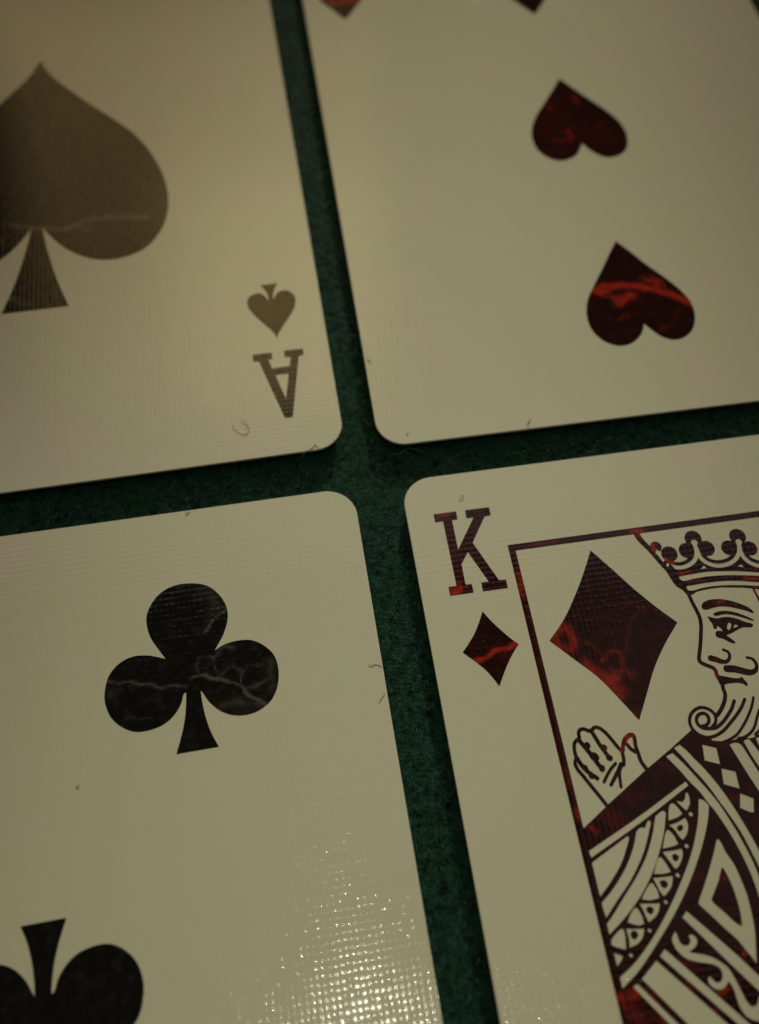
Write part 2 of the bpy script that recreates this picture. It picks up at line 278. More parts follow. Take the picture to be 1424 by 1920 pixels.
# ------------------------------------------------------------------ the cards
DATA = json.loads(r'''{"SH":{"0":[["index_letter","i","p",[[23.385,-31.461,1],[25.505,-31.49,1],[25.502,-32.365,1],[25.008,-32.401,1],[25.336,-33.62,1],[27.234,-33.582,1],[27.464,-32.408,1],[26.825,-32.346,1],[26.838,-31.432,1],[28.935,-31.493,1],[28.923,-32.333,1],[28.359,-32.397,1],[26.79,-40.133,1],[25.964,-40.108,1],[23.99,-32.467,1],[23.418,-32.377,1]]],
["index_letter","w","p",[[25.573,-34.515,1],[27.002,-34.517,1],[26.355,-37.748,1]]],
["index_pip","i","p",[[25.214,-21.873,1],[27.176,-21.849,1],[26.737,-22.716],[26.498,-23.65],[26.442,-24.167,1],[26.733,-23.686],[27.059,-23.209],[27.629,-23.015],[28.166,-23.116],[28.664,-23.548],[28.928,-24.205],[28.909,-24.815],[28.686,-25.649],[28.253,-26.444],[27.52,-27.525],[26.88,-28.438],[26.511,-29.051],[26.279,-29.64,1],[26.029,-28.892],[25.632,-28.243],[24.816,-27.1],[24.116,-26.053],[23.667,-25.123],[23.488,-24.315],[23.64,-23.641],[23.983,-23.256],[24.482,-23.027],[25.026,-23.05],[25.467,-23.401],[25.757,-23.885],[25.931,-24.305,1],[25.928,-23.56],[25.732,-22.825]]],
["pip","i","p",[[0,21.27,1],[1.1199999999999999,18.685],[3.471,15.332],[6.343,11.823],[9.155000000000001,8.677],[11.538,5.792],[13.304,2.778],[14.638,-0.641],[15.394,-3.888],[15.607000000000001,-6.719],[15.169,-9.875],[14.07,-12.363],[12.412,-14.236],[10.298,-15.189],[8.055,-15.348],[6.0040000000000004,-14.753],[4.295,-13.676],[2.573,-12.005],[1.351,-10.274],[0.678,-9.139,1],[1.015,-11.527],[1.728,-14.893],[2.589,-18.19],[3.7079999999999997,-21.548,1],[-3.7079999999999997,-21.548,1],[-2.589,-18.19],[-1.728,-14.893],[-1.015,-11.527],[-0.678,-9.139,1],[-1.351,-10.274],[-2.573,-12.005],[-4.295,-13.676],[-6.0040000000000004,-14.753],[-8.055,-15.348],[-10.298,-15.189],[-12.412,-14.236],[-14.07,-12.363],[-15.169,-9.875],[-15.607000000000001,-6.719],[-15.394,-3.888],[-14.638,-0.641],[-13.304,2.778],[-11.538,5.792],[-9.155000000000001,8.677],[-6.343,11.823],[-3.471,15.332],[-1.1199999999999999,18.685]]]],"1":[["pip","i","p",[[0.443,8.619,1],[1.909,6.399],[3.433,4.111],[4.94,1.888],[6.038,-0.19],[6.482,-2.296],[6.227,-4.275],[5.504,-5.735],[4.258,-6.548],[2.817,-6.632],[1.632,-5.773],[0.744,-4.527],[0.431,-3.777,1],[-0.077,-4.558],[-0.749,-5.591],[-1.93,-6.267],[-3.177,-6.43],[-4.588,-5.629],[-5.534,-4.102],[-5.708,-1.806],[-5.213,0.151],[-4.188,2.07],[-2.628,4.255],[-1.038,6.484]]],
["pip","i","p",[[0.159,-20.375,1],[1.395,-22.187],[2.67,-24.293],[4.247,-26.526],[5.477,-28.561],[6.158,-30.488],[6.023,-32.496],[5.249,-34.158],[4.137,-35.095],[2.781,-35.403],[1.521,-34.838],[0.598,-33.729],[-0.017,-32.764,1],[-0.5,-33.794],[-1.292,-34.662],[-2.359,-35.267],[-3.626,-35.347],[-4.868,-34.701],[-5.787,-33.492],[-6.171,-31.906],[-5.981,-30.155],[-5.347,-28.436],[-4.11,-26.537],[-2.607,-24.398],[-1.194,-22.315]]]],"2":[["pip","i","p",[[15.092,36.663],[16.578,36.172],[17.602,35.115],[18.188,33.843],[18.229,32.673],[17.781,31.31],[17.239,30.406],[16.788,29.75,1],[17.758,30.183],[18.979,30.34],[20.176,30.192],[21.317,29.475],[22.141,28.367],[22.363,26.955],[22.1,25.507],[21.458,24.41],[20.341,23.668],[19.022,23.422],[17.751,23.665],[16.764,24.241],[15.926,25.165],[15.523,25.892],[15.288,26.263,1],[15.349,25.257],[15.57,23.781],[15.976,22.299],[16.517,21.046,1],[12.828,21.0,1],[13.307,22.346],[13.712,23.82],[13.924,25.222],[13.988,26.298,1],[13.786,26.171],[13.476,25.294],[12.781,24.359],[11.854,23.731],[10.569,23.424],[9.43,23.479],[8.307,24.044],[7.316,25.106],[6.832,26.491],[6.853,27.681],[7.266,28.961],[8.202,29.903],[9.397,30.333],[10.712,30.234],[11.754,29.887],[12.349,29.64,1],[11.785,30.577],[11.108,31.807],[10.795,32.994],[10.813,34.142],[11.318,35.228],[12.176,36.125],[13.438,36.671]]],
["_c2","i","p",[[1.72,9.724,1],[3.507,9.685,1],[3.114,8.815],[2.772,7.67],[2.564,6.521],[2.475,4.872,1],[2.749,4.751,1],[2.875,5.075],[3.214,5.791],[3.902,6.537],[4.771,7.105],[5.732,7.345],[6.605,7.299],[7.561,6.967],[8.413,6.194],[9.074,5.144],[9.336,4.018],[9.259,3.114],[8.972,2.255],[8.443,1.67],[7.84,1.251],[7.497,1.05,1]]]],"3":[["index_letter","i","p",[[-29.05,40.28,1],[-26.779,40.268,1],[-26.788,39.37,1],[-27.35,39.379,1],[-27.354,36.176,1],[-25.192,39.363,1],[-25.897,39.376,1],[-25.87,40.263,1],[-23.417,40.254,1],[-23.445,39.335,1],[-24.075,39.318,1],[-25.817,36.702,1],[-24.103,32.486,1],[-23.427,32.445,1],[-23.434,31.58,1],[-25.86,31.586,1],[-25.832,32.487,1],[-25.108,32.49,1],[-26.477,35.782,1],[-27.331,34.641,1],[-27.353,32.5,1],[-26.758,32.471,1],[-26.75,31.609,1],[-29.029,31.595,1],[-29.014,32.509,1],[-28.236,32.487,1],[-28.261,39.386,1],[-29.048,39.383,1]]],
["index_pip","i","p",[[-26.308,29.626,1],[-25.719,28.616],[-25.061,27.692],[-24.355,26.769],[-23.655,26.026,1],[-24.353,25.268],[-25.025,24.402],[-25.66,23.429],[-26.255,22.435,1],[-26.687,23.304],[-27.141,24.042],[-27.718,24.748],[-28.918,26.007,1],[-28.205,26.763],[-27.455,27.668],[-26.863,28.608]]],
["pip","i","p",[[-14.614,34.214,1],[-13.126,32.071],[-11.689,29.897],[-10.094,27.777],[-8.474,25.878,1],[-10.371,23.911],[-11.901,21.982],[-13.207,19.899],[-14.627,17.607,1],[-15.757,19.593],[-17.214,21.929],[-18.987,23.933],[-20.756,25.917,1],[-18.902,27.767],[-17.231,29.985],[-15.834,32.116]]],
["robe","i","p",[[-21.816,9.621,1],[-19.037,11.285,1],[-15.139,13.496,1],[-12.63,14.799,1],[-10.398,16.062,1],[-8.169,17.208,1],[-5.956,16.875,1],[3.097,17.944,1],[9.104,17.044,1],[-4.871,-14.354,1],[-25.579,-11.149,1],[-22.623,-5.239,1],[-22.516,2.321,1],[-22.445,8.597,1]]],
["robe_pattern","w","p",[[-21.894,7.822,1],[-17.141,9.754],[-12.18,11.97,1],[-12.023,11.626,1],[-16.976,9.327],[-21.778,7.3,1]]],
["robe_pattern","w","p",[[-21.902,6.903,1],[-18.366,8.477,1],[-18.243,8.326,1],[-18.667,7.631],[-19.501,6.459],[-20.714,5.268],[-21.862,4.332,1]]],
["robe_pattern","w","p",[[-17.523,8.705,1],[-17.09,8.945],[-16.715,8.888,1],[-16.254,9.405],[-16.114,9.29],[-16.504,8.484],[-17.475,6.93],[-19.073,5.129],[-20.562,3.857],[-21.769,2.777,1],[-21.882,3.873,1],[-20.931,4.534],[-19.815,5.494],[-18.782,6.613],[-17.903,7.907]]],
["robe_pattern","w","p",[[-15.567,9.65,1],[-14.811,9.966],[-14.613,9.801,1],[-15.19,8.418],[-16.173,6.733],[-17.378,5.123],[-18.787,3.71],[-20.399,2.483],[-21.943,1.512,1],[-21.961,2.237,1],[-21.096,2.955],[-19.959,4.013],[-18.425,5.41],[-17.132,6.878],[-16.157,8.432]]],
["robe_pattern","w","p",[[-13.449,10.553,1],[-12.927,10.4,1],[-12.605,10.69],[-12.475,11.02],[-12.299,11.068],[-12.261,10.691],[-12.371,10.179],[-12.821,9.67,1],[-13.027,9.91],[-13.257,10.26]]],
["robe_pattern","w","p",[[-14.088,10.333],[-13.778,10.413],[-13.5,10.034],[-13.241,9.493,1],[-13.738,9.288],[-14.577,9.135,1],[-14.416,9.65]]],
["robe_pattern","w","p",[[-15.063,8.303],[-14.856,8.425],[-14.535,8.018],[-14.317,7.223,1],[-14.985,7.123],[-15.721,7.083,1],[-15.497,7.554]]],
["robe_pattern","w","p",[[-16.314,6.422],[-16.126,6.493],[-15.859,6.104],[-15.59,5.272,1],[-16.243,5.224],[-17.009,5.34,1],[-16.714,5.837]]],
["robe_pattern","w","p",[[-17.571,4.644],[-17.386,4.713],[-17.101,4.039],[-17.113,3.541,1],[-17.868,3.483],[-18.551,3.664,1],[-18.169,4.106]]],
["robe_pattern","w","p",[[-19.234,3.131],[-19.081,3.027],[-18.89,2.432],[-18.881,1.909,1],[-19.335,1.858],[-20.164,2.209,1],[-19.7,2.797]]],
["robe_pattern","w","p",[[-20.712,1.829],[-20.625,1.657],[-20.691,0.956],[-20.834,0.366,1],[-21.351,0.547],[-22.033,0.909,1],[-21.451,1.466]]],
["robe_pattern","w","p",[[-14.656,8.775,1],[-13.864,8.892],[-13.127,9.143,1],[-13.04,8.716],[-13.177,8.222],[-13.496,7.759],[-13.863,7.489,1],[-14.084,7.848],[-14.304,8.393]]],
["robe_pattern","w","p",[[-15.817,6.846,1],[-14.97,6.818],[-14.159,6.846,1],[-14.197,6.45],[-14.456,5.99],[-14.871,5.557],[-15.167,5.424,1],[-15.437,6.04]]],
["robe_pattern","w","p",[[-17.182,5.023,1],[-16.316,4.989],[-15.59,4.957,1],[-15.752,4.513],[-16.217,3.905],[-16.638,3.603,1],[-16.87,3.908],[-17.025,4.464]]],
["robe_pattern","w","p",[[-17.157,5.04,1],[-16.256,4.986],[-15.541,4.961,1],[-15.685,4.565],[-15.968,4.11],[-16.744,3.626,1],[-16.888,4.002],[-16.964,4.51]]],
["robe_pattern","w","p",[[-18.813,3.368,1],[-17.998,3.252],[-17.211,3.165,1],[-17.362,2.765],[-17.724,2.335],[-18.466,1.95,1],[-18.582,2.385],[-18.663,2.882]]],
["robe_pattern","w","p",[[-20.424,1.785,1],[-19.669,1.654],[-18.979,1.581,1],[-19.19,1.121],[-19.694,0.646],[-20.497,0.44,1],[-20.387,0.909],[-20.385,1.541]]],
["ornament_dot#1","i","p",[[-14.074,8.409],[-13.856,8.633],[-13.527,8.604],[-13.569,8.333],[-13.922,8.181]]],
["ornament_dot#2","i","p",[[-15.112,6.439],[-14.833,6.547],[-14.582,6.288],[-14.841,5.999],[-15.078,6.055]]],
["ornament_dot#3","i","p",[[-16.71,4.707],[-16.284,4.74],[-16.108,4.392],[-16.408,4.166],[-16.658,4.311]]],
["ornament_dot#4","i","p",[[-16.707,4.679],[-16.33,4.747],[-16.114,4.48],[-16.394,4.241],[-16.58,4.302]]],
["ornament_dot#5","i","p",[[-18.42,2.926],[-18.055,3.065],[-17.801,2.807],[-18.063,2.491],[-18.28,2.565]]],
["ornament_dot#6","i","p",[[-20.146,1.425],[-19.785,1.569],[-19.557,1.232],[-19.907,0.938],[-20.133,1.067]]],
["robe_pattern","w","s",[[-12.577,9.372],[-12.547,9.326]],[0.299]],
["robe_pattern","w","s",[[-13.708,6.999],[-13.678,6.954]],[0.292]],
["robe_pattern","w","s",[[-15.134,4.976],[-15.103,4.932]],[0.286]],
["robe_pattern","w","s",[[-15.118,4.93],[-15.093,4.893]],[0.262]],
["robe_pattern","w","s",[[-16.695,3.184],[-16.67,3.148]],[0.257]],
["robe_pattern","w","s",[[-18.599,1.387],[-18.574,1.352]],[0.251]],
["robe_pattern","w","s",[[-20.576,-0.078],[-20.55,-0.113]],[0.247]],
["robe_pattern","w","p",[[-21.992,0.348,1],[-21.246,-0.03,1],[-21.323,-0.235],[-22.003,-0.801,1],[-22.069,-0.622],[-21.863,-0.307],[-21.918,-0.121]]],
["robe_pattern","w","p",[[-11.49,10.443,1],[-11.11,10.249],[-10.818,9.796,1],[-11.243,8.753],[-12.402,6.81],[-13.95,4.729],[-15.929,2.534],[-18.073,0.563],[-20.249,-1.219],[-22.069,-2.34,1],[-22.056,-1.542,1],[-20.507,-0.715],[-18.564,0.757],[-16.596,2.636],[-14.842,4.611],[-13.35,6.563],[-12.122,8.752]]],
["robe_pattern","w","p",[[-10.946,7.124],[-10.778,6.868],[-10.635,6.131],[-10.236,5.01],[-10.051,3.787],[-9.975,2.598],[-10.069,1.261],[-10.22,0.239],[-10.396,-0.471],[-10.622,-1.195],[-10.896,-2.141,1],[-11.635,-0.669],[-11.798,-0.364],[-12.55,0.595],[-13.295,1.61],[-14.064,2.592,1],[-14.037,2.756],[-13.395,3.608],[-12.361,5.033],[-11.445,6.407],[-11.112,6.97]]],
["robe_triangle","i","p",[[-11.271,4.942],[-11.148,4.649],[-10.944,3.627],[-10.894,2.35],[-10.956,1.397],[-11.133,0.544,1],[-11.58,0.873],[-12.175,1.679],[-12.866,2.554],[-12.927,2.781],[-12.578,3.239],[-11.906,4.069],[-11.477,4.749]]],
["robe_pattern","w","p",[[-13.132,14.294,1],[-12.558,14.447,1],[-11.853,13.426],[-11.317,12.5],[-10.847,11.65],[-10.408,10.85],[-9.972,9.943],[-9.695,9.189],[-9.142,7.393],[-8.674,5.277],[-8.512,3.801],[-8.506,2.347,1],[-9.046,0.885,1],[-9.04,2.359],[-9.103,4.089],[-9.357,5.734],[-9.792,7.492],[-10.44,9.295],[-10.835,10.074],[-11.231,10.994],[-11.774,11.829],[-12.41,12.998],[-13.168,14.18,1]]],
["robe_pattern","w","p",[[-12.258,14.862,1],[-11.718,15.043,1],[-11.207,14.383],[-10.886,13.816],[-10.334,12.941],[-9.743,11.833],[-9.225,10.671],[-8.911,9.783],[-8.668,9.064],[-8.164,7.245],[-7.817,5.703],[-7.589,3.962,1],[-8.083,2.631,1],[-8.254,4.508],[-8.484,5.804],[-8.818,7.344],[-9.46,9.154],[-9.734,9.793],[-10.174,10.93],[-10.712,12.057],[-11.195,12.874],[-11.713,13.861],[-12.248,14.761,1]]],
["robe_pattern","w","p",[[-9.742,14.745,1],[-8.616,14.282,1],[-8.748,12.907,1],[-9.964,13.419,1]]],
["robe_pattern","w","p",[[-8.747,12.544,1],[-7.634,12.12,1],[-7.752,10.718,1],[-8.976,11.27,1]]],
["robe_pattern","w","p",[[-7.829,10.326,1],[-6.849,9.757,1],[-7.214,8.693,1],[-7.429,8.726],[-8.246,9.208,1]]],
["robe_pattern","w","p",[[-6.998,7.316,1],[-5.992,6.72,1],[-6.305,5.67,1],[-7.33,6.189,1]]],
["robe_pattern","w","p",[[-6.411,4.317,1],[-5.425,3.739,1],[-5.736,2.728,1],[-6.742,3.232,1]]],
["robe_pattern","w","p",[[-7.368,14.388,1],[-6.97,14.489],[-6.532,14.403,1],[-6.33,14.131],[-5.959,12.914],[-5.616,11.718,1],[-5.146,9.863],[-4.847,7.361],[-4.874,5.162,1],[-5.45,5.249,1],[-5.625,7.479],[-5.901,8.948],[-6.155,10.246,1],[-6.59,11.63],[-7.057,13.279]]],
["robe_pattern","w","p",[[-6.045,14.451,1],[-5.821,14.6],[-5.503,14.592,1],[-5.277,14.093],[-5.005,13.389,1],[-4.501,11.589],[-4.109,8.752],[-4.088,6.137,1],[-4.475,6.195,1],[-4.698,8.841],[-5.133,11.02],[-5.446,12.184,1],[-5.782,13.286]]],
["robe_pattern","w","p",[[-4.886,14.581,1],[-4.522,14.709],[-4.294,14.675,1],[-3.709,12.575],[-3.357,10.17],[-3.291,7.125,1],[-3.602,7.172,1],[-3.892,9.865],[-4.251,12.26],[-4.824,13.884,1]]],
["robe_pattern","w","p",[[-15.222,2.273,1],[-14.235,1.089],[-13.308,-0.026,1],[-12.171,-1.419,1],[-11.004,-3.01,1],[-8.209,-6.491,1],[-8.61,-7.505,1],[-11.361,-3.986,1],[-12.895,-1.949,1],[-14.415,0.143,1],[-15.703,1.882,1]]],
["robe_pattern","w","p",[[-16.572,1.02,1],[-16.496,0.699],[-16.414,0.158],[-16.136,-0.081],[-15.832,-0.084],[-15.619,0.103],[-15.554,0.334],[-15.611,0.519],[-15.455,0.606],[-15.226,0.527],[-15.059,0.259],[-15.097,-0.043],[-15.41,-0.345],[-15.902,-0.532,1],[-15.712,-0.648],[-14.837,-0.912],[-14.267,-1.172],[-13.74,-1.555],[-13.223,-2.107],[-13.011,-2.652],[-12.842,-3.314],[-12.708,-3.923],[-12.561,-4.488],[-12.297,-4.86],[-11.892,-4.839],[-11.483,-4.32,1],[-10.796,-4.3],[-10.856,-4.998],[-11.442,-5.239],[-11.856,-5.34,1],[-11.787,-5.638],[-11.405,-5.943,1],[-12.069,-5.922],[-12.799,-5.565],[-13.148,-5.018],[-13.255,-4.34],[-13.268,-3.669],[-13.365,-3.234],[-13.498,-2.968,1],[-13.759,-3.215],[-14.127,-3.411],[-14.52,-3.393],[-14.892,-3.168],[-15.069,-2.803],[-14.998,-2.518],[-14.851,-2.455],[-14.715,-2.646],[-14.498,-2.891],[-14.213,-2.935],[-13.953,-2.763],[-13.804,-2.403],[-13.894,-2.004],[-14.296,-1.707],[-14.837,-1.516],[-15.571,-1.296],[-16.231,-1.001],[-16.689,-0.541],[-16.942,-0.067],[-16.975,0.552]]],
["robe_pattern","w","p",[[-17.785,-0.077,1],[-17.516,-0.375,1],[-12.832,-5.979,1],[-7.809,-12.33,1],[-9.421,-12.081,1],[-13.753,-5.837,1],[-18.306,-0.503,1]]],
["robe_pattern","w","p",[[-18.672,-0.757,1],[-14.506,-5.721,1],[-9.421,-12.081,1],[-13.448,-11.458,1],[-17.557,-5.252,1],[-20.168,-1.792,1]]],
["robe_pattern","w","p",[[-20.605,-2.066,1],[-18.268,-5.143,1],[-13.851,-11.396,1],[-14.414,-11.309,1],[-18.995,-4.951,1],[-21.005,-2.216,1]]],
["beard","w","p",[[-10.16,16.299,1],[-10.237,16.837],[-10.045,17.297],[-9.622,17.684],[-9.045,17.886],[-8.464,17.84],[-7.976,17.519],[-7.623,17.056,1],[-7.044,17.503],[-6.57,18.01],[-6.229,18.625],[-6.171,19.288,1],[-3.807,19.611,1],[3.618,18.499,1],[2.526,15.819,1],[-2.205,14.659],[-4.474,14.84,1],[-5.337,14.649],[-5.803,14.759],[-6.469,14.78,1],[-7.081,14.712],[-7.745,14.732],[-8.719,14.951,1],[-8.985,15.278],[-9.788,15.639]]],
["beard","i","s",[[-3.705,16.919],[-4.135,16.327],[-4.685,15.516],[-5.172,15.105],[-5.869,14.809],[-6.421,14.796]],[0.244]],
["beard","i","s",[[-3.848,18.06],[-4.213,17.408],[-4.778,16.669],[-5.595,15.815],[-6.428,15.134],[-7.121,14.838],[-7.851,14.669]],[0.245]],
["beard","i","s",[[-4.68,18.018],[-5.204,17.391],[-5.83,16.827],[-6.64,16.215],[-7.523,15.62],[-8.387,15.308],[-9.15,15.287],[-9.788,15.639],[-10.185,16.222],[-10.221,16.834],[-9.963,17.366],[-9.475,17.744],[-8.87,17.9],[-8.329,17.737],[-7.935,17.39],[-7.784,16.957],[-7.969,16.415],[-8.434,16.039]],[0.294]],
["beard","i","s",[[-5.665,18.024],[-6.084,17.441],[-6.666,16.871],[-7.365,16.324],[-8.073,15.985],[-8.661,15.993],[-9.277,16.166],[-9.591,16.618],[-9.478,17.089],[-9.092,17.358],[-8.64,17.315],[-8.437,16.957],[-8.559,16.544],[-8.891,16.31],[-9.239,16.281]],[0.31]],
["beard","i","s",[[-3.154,16.672],[-3.521,15.909],[-4.07,15.343],[-4.827,14.893]],[0.229]],
["beard","i","s",[[-2.122,16.681],[-2.443,15.828],[-2.968,15.339],[-3.809,14.9],[-4.722,14.717]],[0.229]],
["beard","i","s",[[-1.058,16.769],[-1.224,15.89],[-2.002,15.193],[-2.95,14.932]],[0.23]],
["face_outline","i","s",[[-6.547,28.454],[-6.462,27.606],[-6.321,26.802],[-6.238,25.968],[-6.394,25.177],[-6.666,24.411],[-6.989,23.571],[-7.35,22.746],[-7.557,22.254],[-7.57,21.952],[-7.167,21.589],[-6.661,21.281],[-6.448,21.008],[-6.436,20.535],[-6.354,20.139],[-6.235,19.655],[-6.275,19.239],[-6.276,18.735],[-6.509,18.186],[-7.038,17.521],[-7.59,17.029]],[0.36]],
["mouth","i","p",[[-6.434,20.541,1],[-6.049,20.398],[-4.642,19.948],[-4.228,20.014,1],[-3.939,19.291],[-4.068,19.125,1],[-4.47,19.456],[-5.202,19.591],[-5.984,19.581],[-6.376,19.445,1],[-6.498,19.971]]],
["nostril","i","s",[[-5.074,22.719],[-4.695,22.417],[-4.714,21.983],[-5.108,21.607],[-5.571,21.659],[-5.975,21.885],[-6.466,22.114]],[0.258,0.275,0.292,0.344,0.447,0.533,0.567]],
["moustache","i","s",[[-3.152,21.68],[-2.702,21.465],[-2.521,20.875],[-2.824,20.403],[-3.38,20.315],[-4.073,20.573],[-4.681,20.827],[-5.336,20.951]],[0.256,0.273,0.308,0.41,0.564,0.632,0.666,0.666]],
["eye","i","p",[[-5.469,26.051,1],[-5.116,25.883],[-4.713,25.73],[-4.025,25.744],[-3.375,25.647],[-2.779,25.396],[-2.108,24.974],[-1.558,24.731],[-1.535,24.544],[-1.676,24.405],[-2.597,24.496],[-3.148,24.35],[-3.771,24.124],[-4.332,24.004,1],[-4.057,23.691],[-3.722,23.235],[-3.802,23.135],[-4.199,23.284],[-4.765,23.729],[-5.263,23.984],[-5.304,24.262],[-5.129,24.509],[-4.856,24.514],[-4.527,24.419,1],[-4.638,24.755],[-4.851,24.992,1],[-5.041,24.769],[-5.228,24.751],[-5.283,24.988],[-5.259,25.259],[-5.422,25.651]]],
["eye","w","p",[[-3.768,25.106],[-3.566,25.099],[-3.525,24.955],[-3.748,24.576],[-3.952,24.447],[-4.028,24.618]]],
["eye","w","p",[[-3.18,24.904,1],[-2.924,24.728],[-3.193,24.608],[-3.459,24.625,1]]],
["eyelid","i","p",[[-4.903,26.175,1],[-4.51,26.326],[-3.82,26.34],[-3.182,26.198],[-2.391,25.848],[-1.648,25.367],[-1.258,25.055,1],[-1.333,24.974],[-1.912,25.267],[-2.686,25.66],[-3.29,25.889],[-3.934,26.008],[-4.721,25.972]]],
["eyebrow","i","p",[[-5.701,27.133],[-5.422,27.42],[-4.815,27.589],[-3.997,27.561],[-3.232,27.377],[-2.24,26.923],[-1.315,26.294],[-0.987,25.802,1],[-1.15,25.733],[-1.644,26.016],[-2.436,26.367],[-3.246,26.674],[-4.118,26.804],[-4.824,26.745],[-5.439,26.683],[-5.703,26.853]]],
["hair","i","s",[[-0.245,28.128],[-0.162,27.6],[-0.083,26.843],[-0.057,25.778],[-0.269,24.716],[-0.794,23.535]],[0.216]],
["hair","i","s",[[1.014,27.941],[1.171,26.889],[1.024,25.526],[0.38,23.808],[-0.587,22.175],[-0.717,20.884],[-0.04,20.351]],[0.265]],
["hair","i","s",[[2.23,27.761],[2.313,26.533],[2.059,24.915],[1.075,22.811],[0.932,21.509]],[0.267]],
["hair","i","s",[[3.48,27.669],[3.608,26.341],[3.173,24.295],[2.178,22.203]],[0.269]],
["crown","i","s",[[-9.709,35.447],[-9.429,34.509],[-8.976,33.701],[-8.554,32.806],[-8.151,31.873],[-7.723,31.04],[-7.488,30.337],[-7.167,29.626],[-6.791,29.099],[-6.532,28.499]],[0.611,0.574,0.518,0.481,0.444,0.463,0.555,0.741,0.555,0.426]],
["crown","i","s",[[-8.199,33.636],[-8.181,33.633]],[1.128]],
["crown","i","s",[[-7.114,32.72],[-7.096,32.718]],[1.609]],
["crown","i","s",[[-4.297,33.97],[-4.279,33.967]],[1.671]],
["crown","i","s",[[-5.288,32.813],[-5.27,32.81]],[1.615]],
["crown","i","s",[[-3.336,32.76],[-3.318,32.757]],[1.621]],
["crown","i","s",[[0.113,33.538],[0.131,33.535]],[1.642]],
["crown","i","s",[[-1.098,32.488],[-1.08,32.485]],[1.586]],
["crown","i","s",[[0.853,32.141],[0.871,32.138]],[1.512]],
["crown","i","s",[[2.919,31.599],[2.937,31.597]],[1.625]],
["crown","i","s",[[4.517,32.848],[4.535,32.845]],[1.685]],
["crown","i","s",[[5.157,31.564],[5.175,31.561]],[1.632]],
["crown","i","s",[[7.285,30.758],[7.302,30.755]],[1.591]],
["crown","i","p",[[-7.345,31.08,1],[-6.776,30.852],[-5.507,30.808],[-4.533,31.531,1],[-4.207,31.677,1],[-3.838,30.849],[-2.704,30.393],[-1.524,30.603],[-0.412,31.261,1],[-0.174,30.499],[1.014,29.842,1],[1.68,29.743],[2.729,30.07],[3.8,30.687,1],[4.349,29.444],[5.631,29.158],[6.773,28.989,1],[5.545,26.612,1],[1.799,27.59],[0.305,27.905],[-0.722,28.199],[-2.008,28.437],[-3.309,28.63],[-4.67,28.644],[-5.702,28.544],[-6.222,28.341],[-6.575,28.365,1],[-6.82,29.01],[-7.109,29.241],[-7.486,29.768],[-7.619,30.357]]],
["crown","i","s",[[-7.551,31.591],[-6.995,31.316],[-6.396,31.18],[-5.62,31.306],[-4.957,31.643],[-4.569,32.12],[-4.354,32.773],[-4.342,33.461]],[1.137]],
["crown","i","s",[[-4.342,33.461],[-4.297,32.666],[-4.19,31.869],[-3.778,31.303],[-3.08,30.91],[-2.377,30.806],[-1.5,30.937],[-0.749,31.36],[-0.254,31.97],[0.05,32.96]],[1.143]],
["crown","i","s",[[0.05,32.96],[-0.132,32.05],[0.002,31.249],[0.437,30.651],[1.207,30.218],[2.008,30.128],[2.92,30.331],[3.658,30.805],[4.082,31.427],[4.437,32.362]],[1.147]],
["crown","i","s",[[4.437,32.362],[4.304,31.395],[4.472,30.49],[4.965,29.835],[6.038,29.483]],[1.149]],
["crown","w","s",[[-7.551,31.591],[-6.995,31.316],[-6.396,31.18],[-5.62,31.306],[-4.957,31.643],[-4.569,32.12],[-4.354,32.773],[-4.342,33.461]],[0.41]],
["crown","w","s",[[-4.342,33.461],[-4.297,32.666],[-4.19,31.869],[-3.778,31.303],[-3.08,30.91],[-2.377,30.806],[-1.5,30.937],[-0.749,31.36],[-0.254,31.97],[0.05,32.96]],[0.412]],
["crown","w","s",[[0.05,32.96],[-0.132,32.05],[0.002,31.249],[0.437,30.651],[1.207,30.218],[2.008,30.128],[2.92,30.331],[3.658,30.805],[4.082,31.427],[4.437,32.362]],[0.414]],
["crown","w","s",[[4.437,32.362],[4.304,31.395],[4.472,30.49],[4.965,29.835],[6.038,29.483]],[0.414]],
["crown","i","p",[[-7.391,31.809,1],[-6.936,30.924,1],[-7.374,30.989,1],[-7.608,31.407,1]]],
["crown","w","s",[[-4.326,33.537],[-4.291,33.532]],[0.606]],
["crown","w","s",[[0.032,32.963],[0.068,32.958]],[0.608]],
["crown","w","s",[[4.412,32.346],[4.448,32.341]],[0.61]],
["crown","w","p",[[-4.61,30.742,1],[-4.187,31.045,1],[-3.936,30.748,1]]],
["crown","w","p",[[-0.943,30.469,1],[-0.563,30.653,1],[-0.316,30.308,1]]],
["crown","w","s",[[-8.175,33.141],[-8.012,32.921]],[0.318]],
["crown","w","p",[[-6.907,30.299,1],[-5.466,30.371],[-4.085,30.386],[-2.313,30.191],[-0.571,29.904],[0.914,29.569],[6.519,28.356,1],[6.375,27.997,1],[0.791,29.234],[-0.707,29.523],[-2.455,29.782],[-4.247,29.904],[-5.63,29.872],[-6.565,29.802],[-6.834,29.955]]],
["crown","w","p",[[-6.479,29.222],[-5.831,29.258],[-4.909,29.291],[-3.093,29.258],[-1.342,29.027],[0.557,28.594],[6.045,27.402,1],[5.808,27.042,1],[0.429,28.244],[-1.488,28.614],[-3.238,28.836],[-4.87,28.861],[-6.093,28.733],[-6.465,28.845]]],
["hand","i","s",[[-19.399,11.06],[-19.783,11.836],[-20.294,12.798],[-20.749,13.68],[-21.124,14.392],[-21.191,14.898],[-21.003,15.285],[-20.983,15.699],[-20.953,16.114],[-20.803,16.555],[-20.445,16.815],[-20.29,16.902],[-20.24,17.363],[-19.968,17.622],[-19.585,17.564],[-19.282,17.373],[-19.011,17.392],[-18.78,17.589],[-18.432,17.562],[-18.005,17.181],[-17.576,16.493],[-17.209,15.761],[-16.914,15.253],[-16.88,14.913]],[0.321]],
